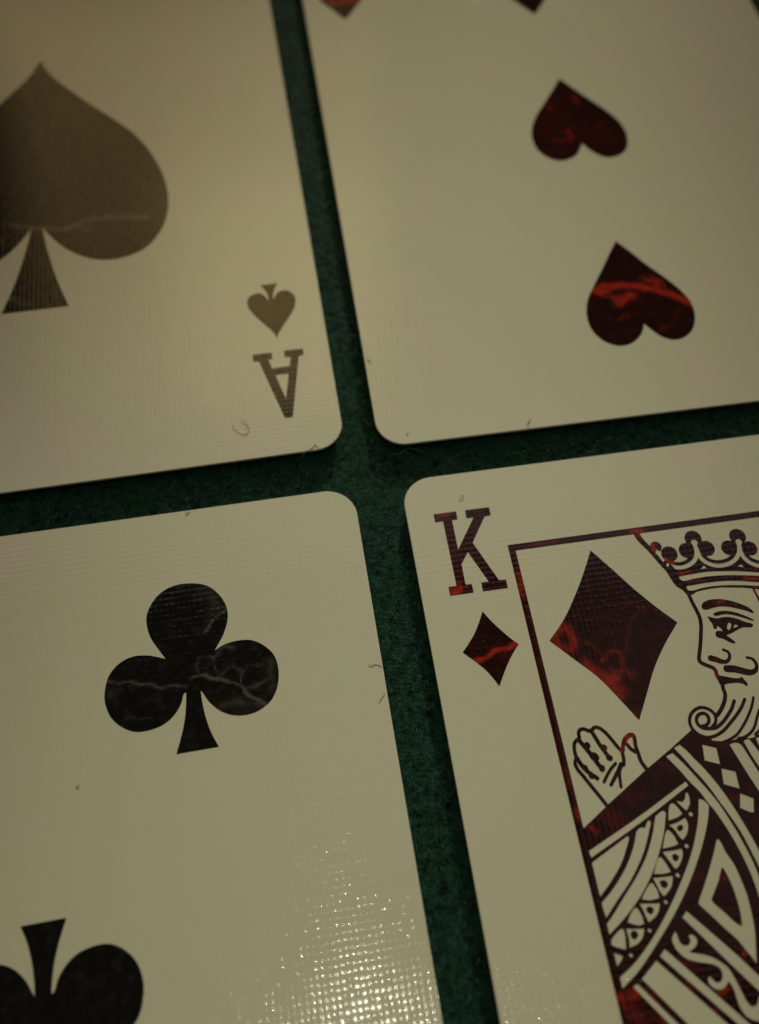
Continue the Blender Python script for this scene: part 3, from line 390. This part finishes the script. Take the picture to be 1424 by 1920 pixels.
["hand","i","s",[[-20.957,15.361],[-20.727,14.745],[-20.435,14.206],[-20.103,13.828],[-19.623,13.363]],[0.373]],
["hand","i","s",[[-20.456,14.39],[-20.427,14.304]],[0.503]],
["hand","i","s",[[-20.068,13.7],[-20.038,13.621]],[0.519]],
["hand","i","s",[[-20.407,16.792],[-20.134,16.328],[-19.841,15.778],[-19.55,15.232],[-19.283,14.61],[-18.996,14.005]],[0.396]],
["hand","i","s",[[-19.764,16.23],[-19.735,16.141]],[0.512]],
["hand","i","s",[[-19.449,15.217],[-19.331,15.074]],[0.696]],
["hand","i","s",[[-18.99,14.153],[-19.0,14.055]],[0.522]],
["hand","i","s",[[-19.096,17.405],[-18.88,16.732],[-18.635,16.017],[-18.389,15.476],[-18.124,14.851]],[0.361]],
["hand","i","s",[[-18.379,15.827],[-18.31,15.758]],[0.493]],
["hand","i","s",[[-18.155,14.897],[-18.082,14.844]],[0.527]],
["hand","i","s",[[-16.876,15.08],[-16.936,14.505],[-17.05,14.108]],[0.32]],
["hand","i","s",[[-16.764,15.315],[-16.648,15.718],[-16.338,16.18],[-15.9,16.471],[-15.552,16.444],[-15.492,16.137],[-15.574,15.557],[-15.528,14.877],[-15.477,14.161],[-15.146,13.367]],[0.323,0.342,0.418,0.418,0.38,0.342,0.342,0.342,0.342,0.342]],
["hand","i","s",[[-16.286,15.748],[-16.054,15.334],[-15.745,15.035]],[0.322]],
["hand","i","s",[[-17.719,14.333],[-18.248,13.942],[-18.731,13.457],[-19.122,12.986]],[0.279]],
["hand","i","s",[[-17.265,14.182],[-17.621,13.699],[-18.11,13.199],[-18.59,12.662]],[0.409,0.409,0.334,0.297]],
["hand","i","s",[[-17.453,13.921],[-17.672,13.215],[-17.79,12.379]],[0.278]]]},
"V":{"0":[[[[-2.582,-8.33],[0.92,-9.354],[3.54,-9.759],[5.475,-8.849],[7.949,-8.622],[9.716,-8.773],[13.244,-9.44]],0.84,0.85],[[[5.112,-10.123],[6.162,-10.165]],0.938,0.68],[[[-2.965,-19.293],[-0.617,-20.747]],0.772,0.595],[[[9.318,-10.412],[10.015,-10.641]],0.522,0.51]],"1":[[[[-4.613,-27.392],[-2.925,-26.933],[-1.116,-27.068],[0.308,-27.265],[1.811,-27.821],[3.243,-28.597],[4.668,-29.369],[5.946,-30.573]],0.861,1],[[[-3.846,-27.614],[-2.784,-27.761]],0.919,0.9],[[[-1.884,-29.144],[-0.462,-28.657]],1.219,0.9],[[[1.818,-26.542],[3.326,-27.101]],0.829,0.7],[[[3.012,-27.524],[3.056,-27.994]],0.825,0.9],[[[-2.643,-28.583],[-1.892,-29.823],[-0.878,-28.828],[0.309,-28.535]],0.69,0.7],[[[2.881,-26.102],[3.683,-27.151],[3.987,-28.585]],0.455,0.6],[[[-3.697,-27.058],[-3.289,-28.265]],0.613,0.6],[[[-2.439,-31.763],[-1.442,-31.122]],0.498,0.4],[[[1.959,-33.7],[2.197,-33.513]],0.691,0.5],[[[4.542,-30.944],[4.446,-31.83],[3.347,-33.012],[2.565,-33.784]],0.28,0.3],[[[1.503,5.223],[1.636,3.684]],0.713,0.5],[[[-2.464,3.631],[-2.2,2.995]],0.88,0.45],[[[-0.781,-1.318],[-0.737,-2.763]],0.852,0.6],[[[-2.879,-2.76],[-0.744,-3.191]],0.532,0.5],[[[3.7,-0.757],[3.173,-1.56]],0.862,0.35],[[[-4.324,-1.129],[-3.732,-2.072]],1.459,0.15],[[[-2.641,-5.892],[-4.914,-4.467]],1.426,0.2],[[[-1.817,4.147],[-1.814,-1.756],[2.723,-3.23]],6.406,0.16],[[[-28.132,27.519],[-27.022,27.882],[-25.687,28.301],[-23.313,28.418]],0.823,0.9],[[[-29.144,29.779],[-27.939,29.108]],0.828,0.3]],"2":[[[[6.994,28.329],[8.803,28.039],[10.347,27.59],[11.629,27.157],[12.792,26.998],[14.091,26.924]],0.268,0.75],[[[16.891,29.344],[17.471,29.948],[18.528,29.78]],0.477,0.5625],[[[18.994,26.004],[20.159,25.818],[21.549,26.54]],0.393,0.5625],[[[16.997,27.268],[18.104,27.909],[19.256,27.451]],0.36,0.5],[[[17.05,24.589],[18.352,24.644],[20.251,24.076]],1.053,0.4375],[[[21.704,28.021],[21.684,25.306]],0.899,0.4375],[[[14.391,27.55],[15.183,27.627],[16.597,27.197],[17.734,26.61],[18.865,26.025],[19.205,25.435],[19.812,24.939],[20.783,24.188]],0.267,1],[[[16.77,29.502],[16.688,28.41],[16.878,27.423]],0.218,0.625],[[[15.286,29.185],[15.036,28.4],[15.135,27.906]],0.217,0.5625],[[[15.417,29.164],[16.083,29.196],[16.881,29.207]],0.219,0.625],[[[18.153,33.411],[17.295,32.894],[16.871,32.672],[16.28,31.977],[16.117,31.575]],0.225,1],[[[16.294,36.068],[17.162,34.741],[17.221,33.705]],1.532,0.375],[[[19.423,27.835],[19.09,27.069],[18.747,26.178]],0.252,0.5625],[[[19.436,27.971],[20.607,27.715],[21.544,27.771]],0.254,0.4375],[[[7.491,27.312],[7.617,27.159]],1.064,0.4375],[[[18.285,23.866],[19.318,23.832]],0.873,0.375],[[[8.581,24.774],[9.724,24.655],[10.988,24.322]],0.243,0.4375],[[[15.195,31.865],[15.727,31.78]],0.745,0.25],[[[4.418,5.905],[5.707,5.384],[6.556,4.626]],0.666,0.3125],[[[3.217,4.866],[3.56,4.047]],0.549,0.3125],[[[-0.252,4.293],[-0.987,3.589]],0.435,0.25]],"3":[[[[-28.773,39.753],[-28.222,40.039],[-27.63,40.089]],0.604,0.6],[[[-28.011,37.651],[-28.252,34.691],[-28.261,32.974]],0.332,0.25],[[[-28.871,31.881],[-28.049,32.012]],0.646,1],[[[-28.089,33.034],[-27.969,32.422]],0.488,0.7],[[[-28.069,24.942],[-27.116,25.225],[-26.375,25.542],[-25.309,25.784],[-24.428,25.94],[-23.652,26.113]],0.419,1],[[[-25.262,25.233],[-24.893,25.121]],0.725,0.35],[[[-28.129,26.579],[-28.077,26.283]],0.505,0.3],[[[-27.705,25.086],[-27.042,25.043]],0.222,0.5],[[[-20.396,26.137],[-19.894,26.706],[-18.91,27.023],[-18.571,26.233],[-18.934,24.826],[-19.496,24.729]],0.893,0.6400000000000001],[[[-19.608,27.126],[-18.827,26.64]],0.721,0.48],[[[-20.138,25.733],[-19.152,24.678]],0.71,0.7200000000000001],[[[-18.05,23.436],[-17.255,22.429],[-16.129,21.381],[-15.979,20.661],[-15.615,20.087]],0.952,0.6400000000000001],[[[-16.468,21.432],[-15.695,21.666]],1.039,0.8],[[[-16.27,20.879],[-15.352,20.394]],1.031,0.5599999999999999],[[[-14.772,22.411],[-14.201,21.619]],0.698,0.4],[[[-17.495,25.522],[-16.818,24.692],[-16.491,23.92],[-16.338,23.18]],0.319,0.44000000000000006],[[[-16.462,23.377],[-15.755,23.99],[-14.722,23.836],[-14.49,23.082],[-14.991,22.267],[-15.844,22.395]],0.457,0.52],[[[-10.216,27.986],[-11.441,27.598],[-12.36,26.98],[-13.111,25.973],[-13.731,24.777],[-14.391,23.426]],0.254,0.36000000000000004],[[[-14.869,18.436],[-14.465,18.037]],1.012,0.32000000000000006],[[[-12.448,21.533],[-12.465,21.183]],0.435,0.32000000000000006],[[[-18.026,27.636],[-17.769,27.225]],0.544,0.2],[[[-28.03,39.735],[-27.918,37.28],[-27.78,34.621],[-27.768,32.223]],2.757,0.17],[[[-24.299,39.645],[-26.198,36.847],[-24.651,32.184]],1.682,0.13],[[[-22.194,35.659],[-22.285,24.247],[-22.186,15.517]],1.056,0.16000000000000003],[[[-22.194,35.659],[-10.999,35.54]],1.166,0.11200000000000002],[[[-22.085,32.845],[-22.247,30.538]],0.746,0.5599999999999999],[[[-22.15,29.38],[-22.012,28.417]],0.729,0.27999999999999997],[[[-22.326,24.075],[-22.238,23.706]],0.699,0.4],[[[-20.517,35.573],[-19.205,35.522],[-17.447,35.731]],0.581,0.4],[[[-10.019,35.603],[-9.096,35.466]],0.787,0.8],[[[-8.537,34.08],[-8.323,33.261],[-7.935,32.423],[-7.068,31.665]],0.421,0.76],[[[-9.591,35.53],[-9.344,34.794]],0.475,0.6400000000000001],[[[-6.674,30.598],[-5.829,30.664]],0.368,0.7200000000000001],[[[-6.052,29.697],[-5.311,29.729],[-4.834,29.517]],0.366,0.5599999999999999],[[[-0.455,29.199],[0.682,28.936]],0.552,0.7200000000000001],[[[0.381,29.984],[1.014,29.842]],0.418,0.48],[[[-3.727,28.739],[-2.389,28.653]],0.201,0.6400000000000001],[[[-0.446,28.205],[0.354,28.039]],0.219,0.6400000000000001],[[[-3.969,27.235],[-3.453,27.158]],0.63,0.6400000000000001],[[[-3.093,27.151],[-2.169,26.69],[-1.451,26.169]],0.18,0.48],[[[-4.072,26.147],[-3.559,26.07]],0.268,0.32000000000000006],[[[-0.19,28.026],[-0.124,27.454]],0.219,0.7200000000000001],[[[1.511,32.201],[1.42,31.821]],0.284,0.5599999999999999],[[[-2.35,24.665],[-1.925,24.601]],0.265,0.27999999999999997],[[[-6.482,21.036],[-6.483,20.522]],0.339,0.5599999999999999],[[[-6.286,22.001],[-5.898,21.856]],0.343,0.36000000000000004],[[[-4.535,20.745],[-4.013,20.495]],0.34,0.32000000000000006],[[[-6.08,15.403],[-6.628,15.044]],0.243,0.4],[[[-8.784,15.128],[-8.181,14.44],[-7.531,14.382]],0.401,0.36000000000000004],[[[-15.381,16.481],[-15.79,16.222]],0.361,0.6400000000000001],[[[-21.192,9.527],[-20.915,9.22]],0.489,0.7200000000000001],[[[-19.711,10.439],[-18.88,9.776]],1.236,0.36000000000000004],[[[-17.725,11.77],[-17.172,11.139]],0.837,0.27999999999999997],[[[-13.979,13.859],[-13.287,13.188]],0.43,0.32000000000000006],[[[-22.573,-2.75],[-21.663,-2.833],[-20.784,-2.571]],0.727,0.7200000000000001],[[[-21.851,-3.479],[-21.276,-4.236]],1.438,0.48],[[[-20.198,-4.179],[-19.11,-4.956]],0.717,0.4],[[[-16.478,-1.332],[-15.901,-1.653]],0.744,0.36000000000000004],[[[-14.403,-3.664],[-13.759,-3.364]],0.733,0.6400000000000001],[[[-11.601,4.498],[-11.522,4.106]],0.529,0.4],[[[-13.854,4.587],[-13.156,4.544]],0.528,0.24],[[[-11.7,-1.595],[-11.364,-1.234]],0.326,0.7200000000000001],[[[-8.773,10.142],[-7.925,10.014]],0.702,0.4],[[[-15.573,-4.331],[-15.116,-4.96]],0.313,0.7200000000000001],[[[-17.151,-2.156],[-16.404,-3.186]],0.318,0.48],[[[-20.189,-2.378],[-19.205,-3.548],[-17.609,-5.242]],0.362,0.4],[[[-16.066,16.476],[-15.938,15.875]],0.73,0.7200000000000001],[[[-16.597,15.685],[-16.9,15.155]],0.434,0.5599999999999999],[[[-18.333,15.946],[-18.13,15.054]],0.433,0.4],[[[-18.745,17.758],[-18.199,17.529]],0.441,0.4],[[[-16.095,9.354],[-16.033,9.077]],0.411,0.48],[[[-22.182,14.39],[-22.139,13.405]],0.565,0.48],[[[-22.018,11.328],[-22.082,10.529]],0.55,0.48],[[[-21.921,12.542],[-21.742,12.104]],0.558,0.24]]},
"L":[[0,[[21.523,-39.48],[21.475,-39.763],[21.804,-40.025],[22.079,-40.619],[22.056,-41.202],[21.809,-41.487],[21.397,-41.447],[20.988,-41.123],[20.64,-40.716],[20.496,-40.237],[20.618,-39.968]],0.022,"d",0.03,"curled grey hair lying below the letter on the ace of spades"],[0,[[27.32,-45.271],[27.308,-44.911],[27.435,-44.662],[27.653,-44.471],[27.933,-44.403],[28.187,-44.241],[28.488,-44.017],[28.727,-43.828],[28.875,-44.033],[29.024,-44.374]],0.03,"g",0.05,"bent pale fibre over the rounded corner of the ace of spades"],[1,[[-30.774,-45.26],[-30.354,-45.168],[-29.764,-45.287],[-29.202,-44.956],[-28.798,-44.661],[-28.359,-44.782],[-27.79,-45.039],[-27.241,-45.411]],0.034,"g",-0.5,"long pale fibre on the dark felt under the edge of the three of hearts"],[1,[[-29.14,-45.2],[-28.964,-45.365],[-28.627,-45.483],[-28.379,-46.124]],0.03,"g",-0.4,"short hooked pale fibre on the dark felt under the three of hearts"],[1,[[-31.479,-33.24],[-31.226,-33.422],[-31.144,-33.676],[-31.123,-33.921]],0.03,"d",0.03,"thin dark hair beside the left edge of the three of hearts"],[2,[[30.513,26.237],[30.688,26.166],[30.929,26.119],[31.136,26.116],[31.409,26.009],[31.724,25.908]],0.02,"d",0.03,"straight dark hair at the right edge of the clubs card"],[2,[[30.866,22.742],[31.16,22.972],[31.401,23.199],[31.573,23.377]],0.022,"d",0.03,"slanting dark hair at the right edge of the clubs card"],[3,[[-26.14,41.868],[-26.16,41.636],[-25.977,41.497],[-25.767,41.625],[-25.679,41.941],[-25.852,41.919],[-25.961,41.794]],0.02,"d",0.03,"tiny curl of lint above the letter K on the king of diamonds"],[1,[[-15.549,-43.183],[-15.537,-43.409],[-15.783,-43.637],[-15.942,-43.838],[-15.984,-44.093],[-15.884,-44.219]],0.035,"d",0.03,"tiny bent hair near the lower edge of the three of hearts"],[2,[[15.045,44.367],[15.126,44.208],[15.22,44.047],[15.356,44.172],[15.493,44.297]],0.03,"d",0.03,"tiny hooked hair at the top edge of the clubs card"],[2,[[4.668,19.742],[4.426,19.738],[4.272,19.676],[4.338,19.557],[4.601,19.536]],0.02,"d",0.03,"small dark speck of dust left of the upright club"],[1,[[-28.717,-43.224],[-28.57,-43.269],[-28.479,-43.342]],0.035,"d",0.03,"small dark speck near the corner of the three of hearts"]],"fr":{"x":22.5,"y":35.93,"t":0.66},"cards":[[-43.11284443844075,81.6651890009689,0.18663991273182046],[23.61346343272982,92.98605095785989,0.1695211276001057],[-25.850601197960927,-10.47454266741445,0.18380399364438438],[40.93533951680234,1.6057898680554377,0.17373928600864447]],"R":3.034479951606138}''')
CW, CH, CR, CT = 63.5, 88.9, DATA['R'], 0.30
INK_Z = 0.0009
def card_mesh():
    'rounded card blank with softened edges, top face at z = 0'
    me = bpy.data.meshes.new('playing_card'); vs, fs = [], []
    prof = [(0.05, 0.0), (0.015, -0.015), (0.0, -0.05), (0.0, -CT + 0.05), (0.015, -CT + 0.015), (0.05, -CT)]
    N = 20; rings = []
    for ins, z in prof:
        ring = []
        for sx, sy, a0 in ((1, 1, 0), (-1, 1, 90), (-1, -1, 180), (1, -1, 270)):
            for k in range(N + 1):
                a = math.radians(a0 + 90 * k / N)
                ring.append(((sx * (CW / 2 - CR) + (CR - ins) * math.cos(a)) * MM, (sy * (CH / 2 - CR) + (CR - ins) * math.sin(a)) * MM, z * MM))
        rings.append(range(len(vs), len(vs) + len(ring))); vs += ring
    n = len(rings[0])
    for a, b in zip(rings, rings[1:]):
        for i in range(n): j = (i + 1) % n; fs.append((a[i], b[i], b[j], a[j]))
    fs.append(tuple(rings[0])); fs.append(tuple(reversed(rings[-1])))
    me.from_pydata(vs, [], fs); me.materials.append(PAPER); me.materials.append(EDGE)
    for p in me.polygons[:-2]: p.material_index = 1
    return me
BLANK = card_mesh()
LAB = ['ace of spades card with one large brown-black spade and an upside-down A',
       'three of hearts card with dark red marbled hearts in one column',
       'black clubs card without frame, nearest left, with marbled clubs and a sparkling highlight',
       'king of diamonds card with a framed crowned king in dark red ink']
cards = []
for i, (x, y, th) in enumerate(DATA['cards']):
    o = link('playing_card', BLANK if i == 0 else BLANK)
    o.location = (x * MM, y * MM, 0); o.rotation_euler = (0, 0, th)
    tag(o, LAB[i], 'playing card', 'playing cards laid in a two by two grid'); cards.append(o)
def ink_part(name, me, card, mat, loc=(0, 0), rot=0.0, scale=1.0, z=INK_Z, label=None):
    o = link(name, me, card, mat)
    o.location = (loc[0] * MM, loc[1] * MM, z); o.rotation_euler = (0, 0, rot); o.scale = (scale, scale, 1)
    if label: o['label'] = label
    return o
def shapes_of(i, part): return [Shape(*s) for s in DATA['SH'][str(i)] if s[0] == part]
def one(i, part, step=0.3, shapes=None):
    return list(arrange(shapes or shapes_of(i, part), DATA['V'][str(i)], step).values())[0]
def centred(me):
    'moves a mesh so that its own centre is the origin; returns the centre in mm'
    n = len(me.vertices); a = np.empty(n * 3, np.float32); me.vertices.foreach_get('co', a); a = a.reshape(-1, 3)
    c = (a.min(0) + a.max(0)) / 2; me.transform(Matrix.Translation((-c[0], -c[1], 0)))
    return c[0] / MM, c[1] / MM
def index_glyph(i, text):
    'digits of the corner indices that lie outside the picture, slab serif like the letters'
    G = {'3': ['-2.5,8.6 2.3,8.6 2.3,7.7 -0.2,5.2 1.6,4.6 2.6,2.9 1.8,0.9 -0.3,0.3 -2.4,1.2'],
         '5': ['2.2,8.4 -1.9,8.4 -2.1,4.6 0.2,5.2 2.2,4.2 2.5,2.2 1.4,0.6 -0.6,0.2 -2.4,1.2']}[text]
    return [Shape('index_number', 'i', 's', [[float(v) for v in q.split(',')] + ([1] if k < 3 else []) for k, q in enumerate(g.split())], [1.0]) for g in G]

# ace of spades
ace = cards[0]
for part in ('index_letter', 'index_pip'):
    me = one(0, part, 0.35)
    ink_part(part, me, ace, INK_BLACK); ink_part(part, me, ace, INK_BLACK, rot=math.pi)
ink_part('suit_pip', one(0, 'pip', 0.3), ace, INK_BLACK)
# three of hearts
three = cards[1]
hs = shapes_of(1, 'pip')
for s in hs: ink_part('suit_pip', one(1, 'pip', 0.22, [s]), three, INK_RED)
far = one(1, 'pip', 0.3, [hs[1]])
ink_part('suit_pip', far, three, INK_RED, (0.48, 1.94), math.pi)
idx = far.copy(); cx, cy = centred(idx); S = 0.55
for sg in (1, -1): ink_part('index_pip', idx, three, INK_RED, (-26.2 * sg, (24.6 + 7.6 * S) * sg), math.pi if sg > 0 else 0, S)
num = arrange(index_glyph(1, '3'), [], 0.5)['index_number']
for sg in (1, -1): ink_part('index_number', num, three, INK_RED, (-26.2 * sg, 32.6 * sg), 0 if sg > 0 else math.pi)
# five of clubs
five = cards[2]
club = one(2, 'pip', 0.22); cc = centred(club)
ink_part('suit_pip', club, five, INK_BLACK, cc)
plain = list(arrange(shapes_of(2, 'pip'), [], 0.5).values())[0]; centred(plain)
ink_part('suit_pip', plain, five, INK_BLACK, (1.8, 1.95), math.pi, 0.975)
ink_part('suit_pip', plain, five, INK_BLACK, (-11.0, cc[1]))
for x in (cc[0], -11.0): ink_part('suit_pip', plain, five, INK_BLACK, (x, -25.0), math.pi)
num = arrange(index_glyph(2, '5'), [], 0.5)['index_number']
for sg in (1, -1):
    ink_part('index_number', num, five, INK_BLACK, (-26.2 * sg, 31.6 * sg), 0 if sg > 0 else math.pi)
    ink_part('index_pip', plain, five, INK_BLACK, (-26.2 * sg, 26.6 * sg), 0 if sg > 0 else math.pi, 0.38)
# king of diamonds
king = cards[3]
for part in ('index_letter', 'index_pip', 'pip'):
    me = one(3, part, 0.2)
    nm = 'suit_pip' if part == 'pip' else part
    ink_part(nm, me, king, INK_RED); ink_part(nm, me, king, INK_RED, rot=math.pi)
fx, fy, ft = DATA['fr']['x'], DATA['fr']['y'], DATA['fr']['t']
R4 = lambda x0, y0, x1, y1: [[x0, y0, 1], [x1, y0, 1], [x1, y1, 1], [x0, y1, 1]]
fm = arrange([Shape('frame_line', 'i', 'p', R4(-fx, -fy, fx, fy)), Shape('frame_line', 'w', 'p', R4(-fx + ft, -fy + ft, fx - ft, fy - ft))], DATA['V']['3'], 0.22)['frame_line']
ink_part('frame_line', fm, king, INK_RED)
fig = [Shape(*s) for s in DATA['SH']['3'] if s[0] not in ('index_letter', 'index_pip', 'pip')]
a, b = fx - ft, fy - ft
clip = np.array([(-a, -9.0), (-8.0, -9.0), (8.0, 9.0), (a, 9.0), (a, b), (-a, b)])
for part, me in arrange(fig, DATA['V']['3'], 0.24, clip).items():
    nm = part.split('#')[0]
    ink_part(nm, me, king, INK_RED); ink_part(nm, me, king, INK_RED, rot=math.pi)

# ------------------------------------------------------------------ felt
FELT_Z = -1.0 * MM
def felt_mat(name, base, spread):
    mt = bpy.data.materials.new(name); mt.use_nodes = True; g = NT(mt)
    tc = g.n('ShaderNodeTexCoord').outputs['Object']
    n1 = g.noise(tc, 2.2, 3.0); n2 = g.noise(tc, 38.0, 3.0, 0.7); n3 = g.noise(tc, 14.0, 2.0)
    k = g.m('MULTIPLY_ADD', n2, 1.5, 0.25)
    k = g.m('MULTIPLY', k, g.ramp(n3, 0.25, 0.55))
    c = g.mix(g.ramp(n1, 0.35, 0.65), base[0], base[1])
    if spread:
        rn = g.n('ShaderNodeAttribute', attribute_name='tone').outputs['Fac']
        k = g.m('MULTIPLY_ADD', g.m('POWER', rn, 3.0), 1.5, 0.45)
        k = g.m('MULTIPLY', k, g.m('MULTIPLY_ADD', g.ramp(g.noise(tc, 26.0, 2.0), 0.36, 0.5), 0.85, 0.25))
    vm = g.n('ShaderNodeVectorMath', operation='SCALE'); g.t.links.new(c, vm.inputs[0]); g.put(vm.inputs['Scale'], k)
    bs = g.n('ShaderNodeBsdfPrincipled'); out = g.n('ShaderNodeOutputMaterial'); g.t.links.new(bs.outputs[0], out.inputs[0])
    g.t.links.new(vm.outputs[0], bs.inputs['Base Color'])
    bs.inputs['Roughness'].default_value = 0.9 if not spread else 0.6
    bs.inputs['Specular IOR Level'].default_value = 0.12
    if not spread:
        bp = g.n('ShaderNodeBump'); bp.inputs['Distance'].default_value = 0.03; g.put(bp.inputs['Height'], g.m('ADD', n2, n3))
        g.t.links.new(bp.outputs[0], bs.inputs['Normal'])
    return mt
FCOL = ((0.016, 0.070, 0.045, 1), (0.017, 0.063, 0.054, 1))
me = bpy.data.meshes.new('felt_tabletop')
me.from_pydata([(-120, -120, FELT_Z), (120, -120, FELT_Z), (120, 120, FELT_Z), (-120, 120, FELT_Z)], [], [(0, 1, 2, 3)])
tag(link('felt_tabletop', me, None, felt_mat('green_felt', FCOL, False)), 'dark green felt table surface under the four cards', None, None, 'structure')
def fibres():
    rng = np.random.default_rng(7)
    n = 330000
    q = np.stack([rng.uniform(-75, 70, n), rng.uniform(-22, 135, n)], 1)
    keep = np.ones(n, bool)
    for x, y, th in DATA['cards']:
        c, s = math.cos(th), math.sin(th); d = q - (x, y)
        l = np.abs(np.stack([c * d[:, 0] + s * d[:, 1], -s * d[:, 0] + c * d[:, 1]], 1))
        keep &= ~((l[:, 0] < CW / 2 - 2.0) & (l[:, 1] < CH / 2 - 2.0))
    # stay near the gaps between the cards
    near = np.zeros(n, bool)
    for x, y, th in DATA['cards']:
        c, s = math.cos(th), math.sin(th); d = q - (x, y)
        l = np.abs(np.stack([c * d[:, 0] + s * d[:, 1], -s * d[:, 0] + c * d[:, 1]], 1))
        near |= (l[:, 0] < CW / 2 + 6) & (l[:, 1] < CH / 2 + 6)
    q = q[keep & near]; n = len(q)
    L = rng.uniform(0.5, 1.7, n); az = rng.uniform(0, 2 * np.pi, n); bend = rng.normal(0, 1.1, n)
    z0 = rng.uniform(-0.15, 0.25, n); rise = rng.uniform(0.0, 0.75, n) ** 1.5
    wd = rng.uniform(0.014, 0.034, n) / 2
    P = []; p = q.copy(); a = az.copy()
    for k in range(4):
        z = z0 + rise * math.sin(math.pi * k / 3.6)
        P.append(np.concatenate([p, z[:, None]], 1))
        p = p + (L / 3)[:, None] * np.stack([np.cos(a), np.sin(a)], 1); a = a + bend / 3
    P = np.stack(P, 1)
    sd = np.stack([-np.sin(az), np.cos(az), np.zeros(n)], 1)[:, None, :] * wd[:, None, None]
    V = np.stack([P - sd, P + sd], 2).reshape(-1, 3) * MM; V[:, 2] += FELT_Z
    b = np.arange(n)[:, None] * 8
    F = np.concatenate([b + np.array([2*k, 2*k+1, 2*k+3, 2*k+2]) for k in range(3)], 1).reshape(-1, 4)
    me = bpy.data.meshes.new('felt_fibres'); me.vertices.add(len(V)); me.vertices.foreach_set('co', V.astype(np.float32).ravel())
    me.loops.add(F.size); me.loops.foreach_set('vertex_index', F.astype(np.int32).ravel())
    me.polygons.add(len(F)); me.polygons.foreach_set('loop_start', np.arange(0, F.size, 4, dtype=np.int32)); me.polygons.foreach_set('loop_total', np.full(len(F), 4, np.int32))
    at = me.attributes.new('tone', 'FLOAT', 'POINT'); at.data.foreach_set('value', np.repeat(rng.uniform(0, 1, n), 8).astype(np.float32))
    me.update()
    print('fibres', n)
    return me
tag(link('felt_fibres', fibres(), None, felt_mat('green_felt_fibre', FCOL, True)), 'short green wool fibres standing out of the felt', 'felt nap', None, 'stuff')

# ------------------------------------------------------------------ lint and dust
def hair_mat(name, col):
    mt = bpy.data.materials.new(name); mt.use_nodes = True; g = NT(mt)
    tc = g.n('ShaderNodeTexCoord').outputs['Object']
    bs = g.n('ShaderNodeBsdfPrincipled'); out = g.n('ShaderNodeOutputMaterial'); g.t.links.new(bs.outputs[0], out.inputs[0])
    g.put(bs.inputs['Base Color'], g.mix(g.noise(tc, 12.0, 2.0), col, tuple(0.6 * v for v in col[:3]) + (1,)))
    bs.inputs['Roughness'].default_value = 0.45
    return mt
HAIR = {'d': hair_mat('dark_hair', (0.20, 0.18, 0.12, 1)), 'g': hair_mat('pale_fibre', (0.20, 0.195, 0.16, 1))}
def tube(name, pts, z, r):
    line = smooth(pts, False, 5); n = len(line); k = 6
    t = np.gradient(line, axis=0); t /= np.maximum(np.linalg.norm(t, axis=1), 1e-9)[:, None]
    vs, fs = [], []
    for i in range(n):
        u = i / (n - 1); rr = r * (0.55 + 0.45 * math.sin(math.pi * min(max(u, .06), .94)))
        zz = z + 0.02 * math.sin(7 * u)
        for j in range(k):
            a = 2 * math.pi * j / k
            vs.append(((line[i, 0] - t[i, 1] * rr * math.cos(a)) * MM, (line[i, 1] + t[i, 0] * rr * math.cos(a)) * MM, (zz + rr * math.sin(a)) * MM))
    for i in range(n - 1):
        for j in range(k): fs.append((i*k + j, i*k + (j+1) % k, (i+1)*k + (j+1) % k, (i+1)*k + j))
    fs.append(tuple(range(k))[::-1]); fs.append(tuple(range((n-1)*k, n*k)))
    me = bpy.data.meshes.new(name); me.from_pydata(vs, [], fs)
    for p in me.polygons: p.use_smooth = True
    return me
for ci, pts, wd, col, z, lab in DATA['L']:
    nm = 'dust_speck' if 'speck' in lab else 'lint_fibre'
    o = link(nm, tube(nm, pts, z, wd), None, HAIR[col])
    o.location = cards[ci].location; o.rotation_euler = cards[ci].rotation_euler
    tag(o, lab, 'dust' if 'speck' in lab else 'lint', 'stray hairs and dust on the cards')
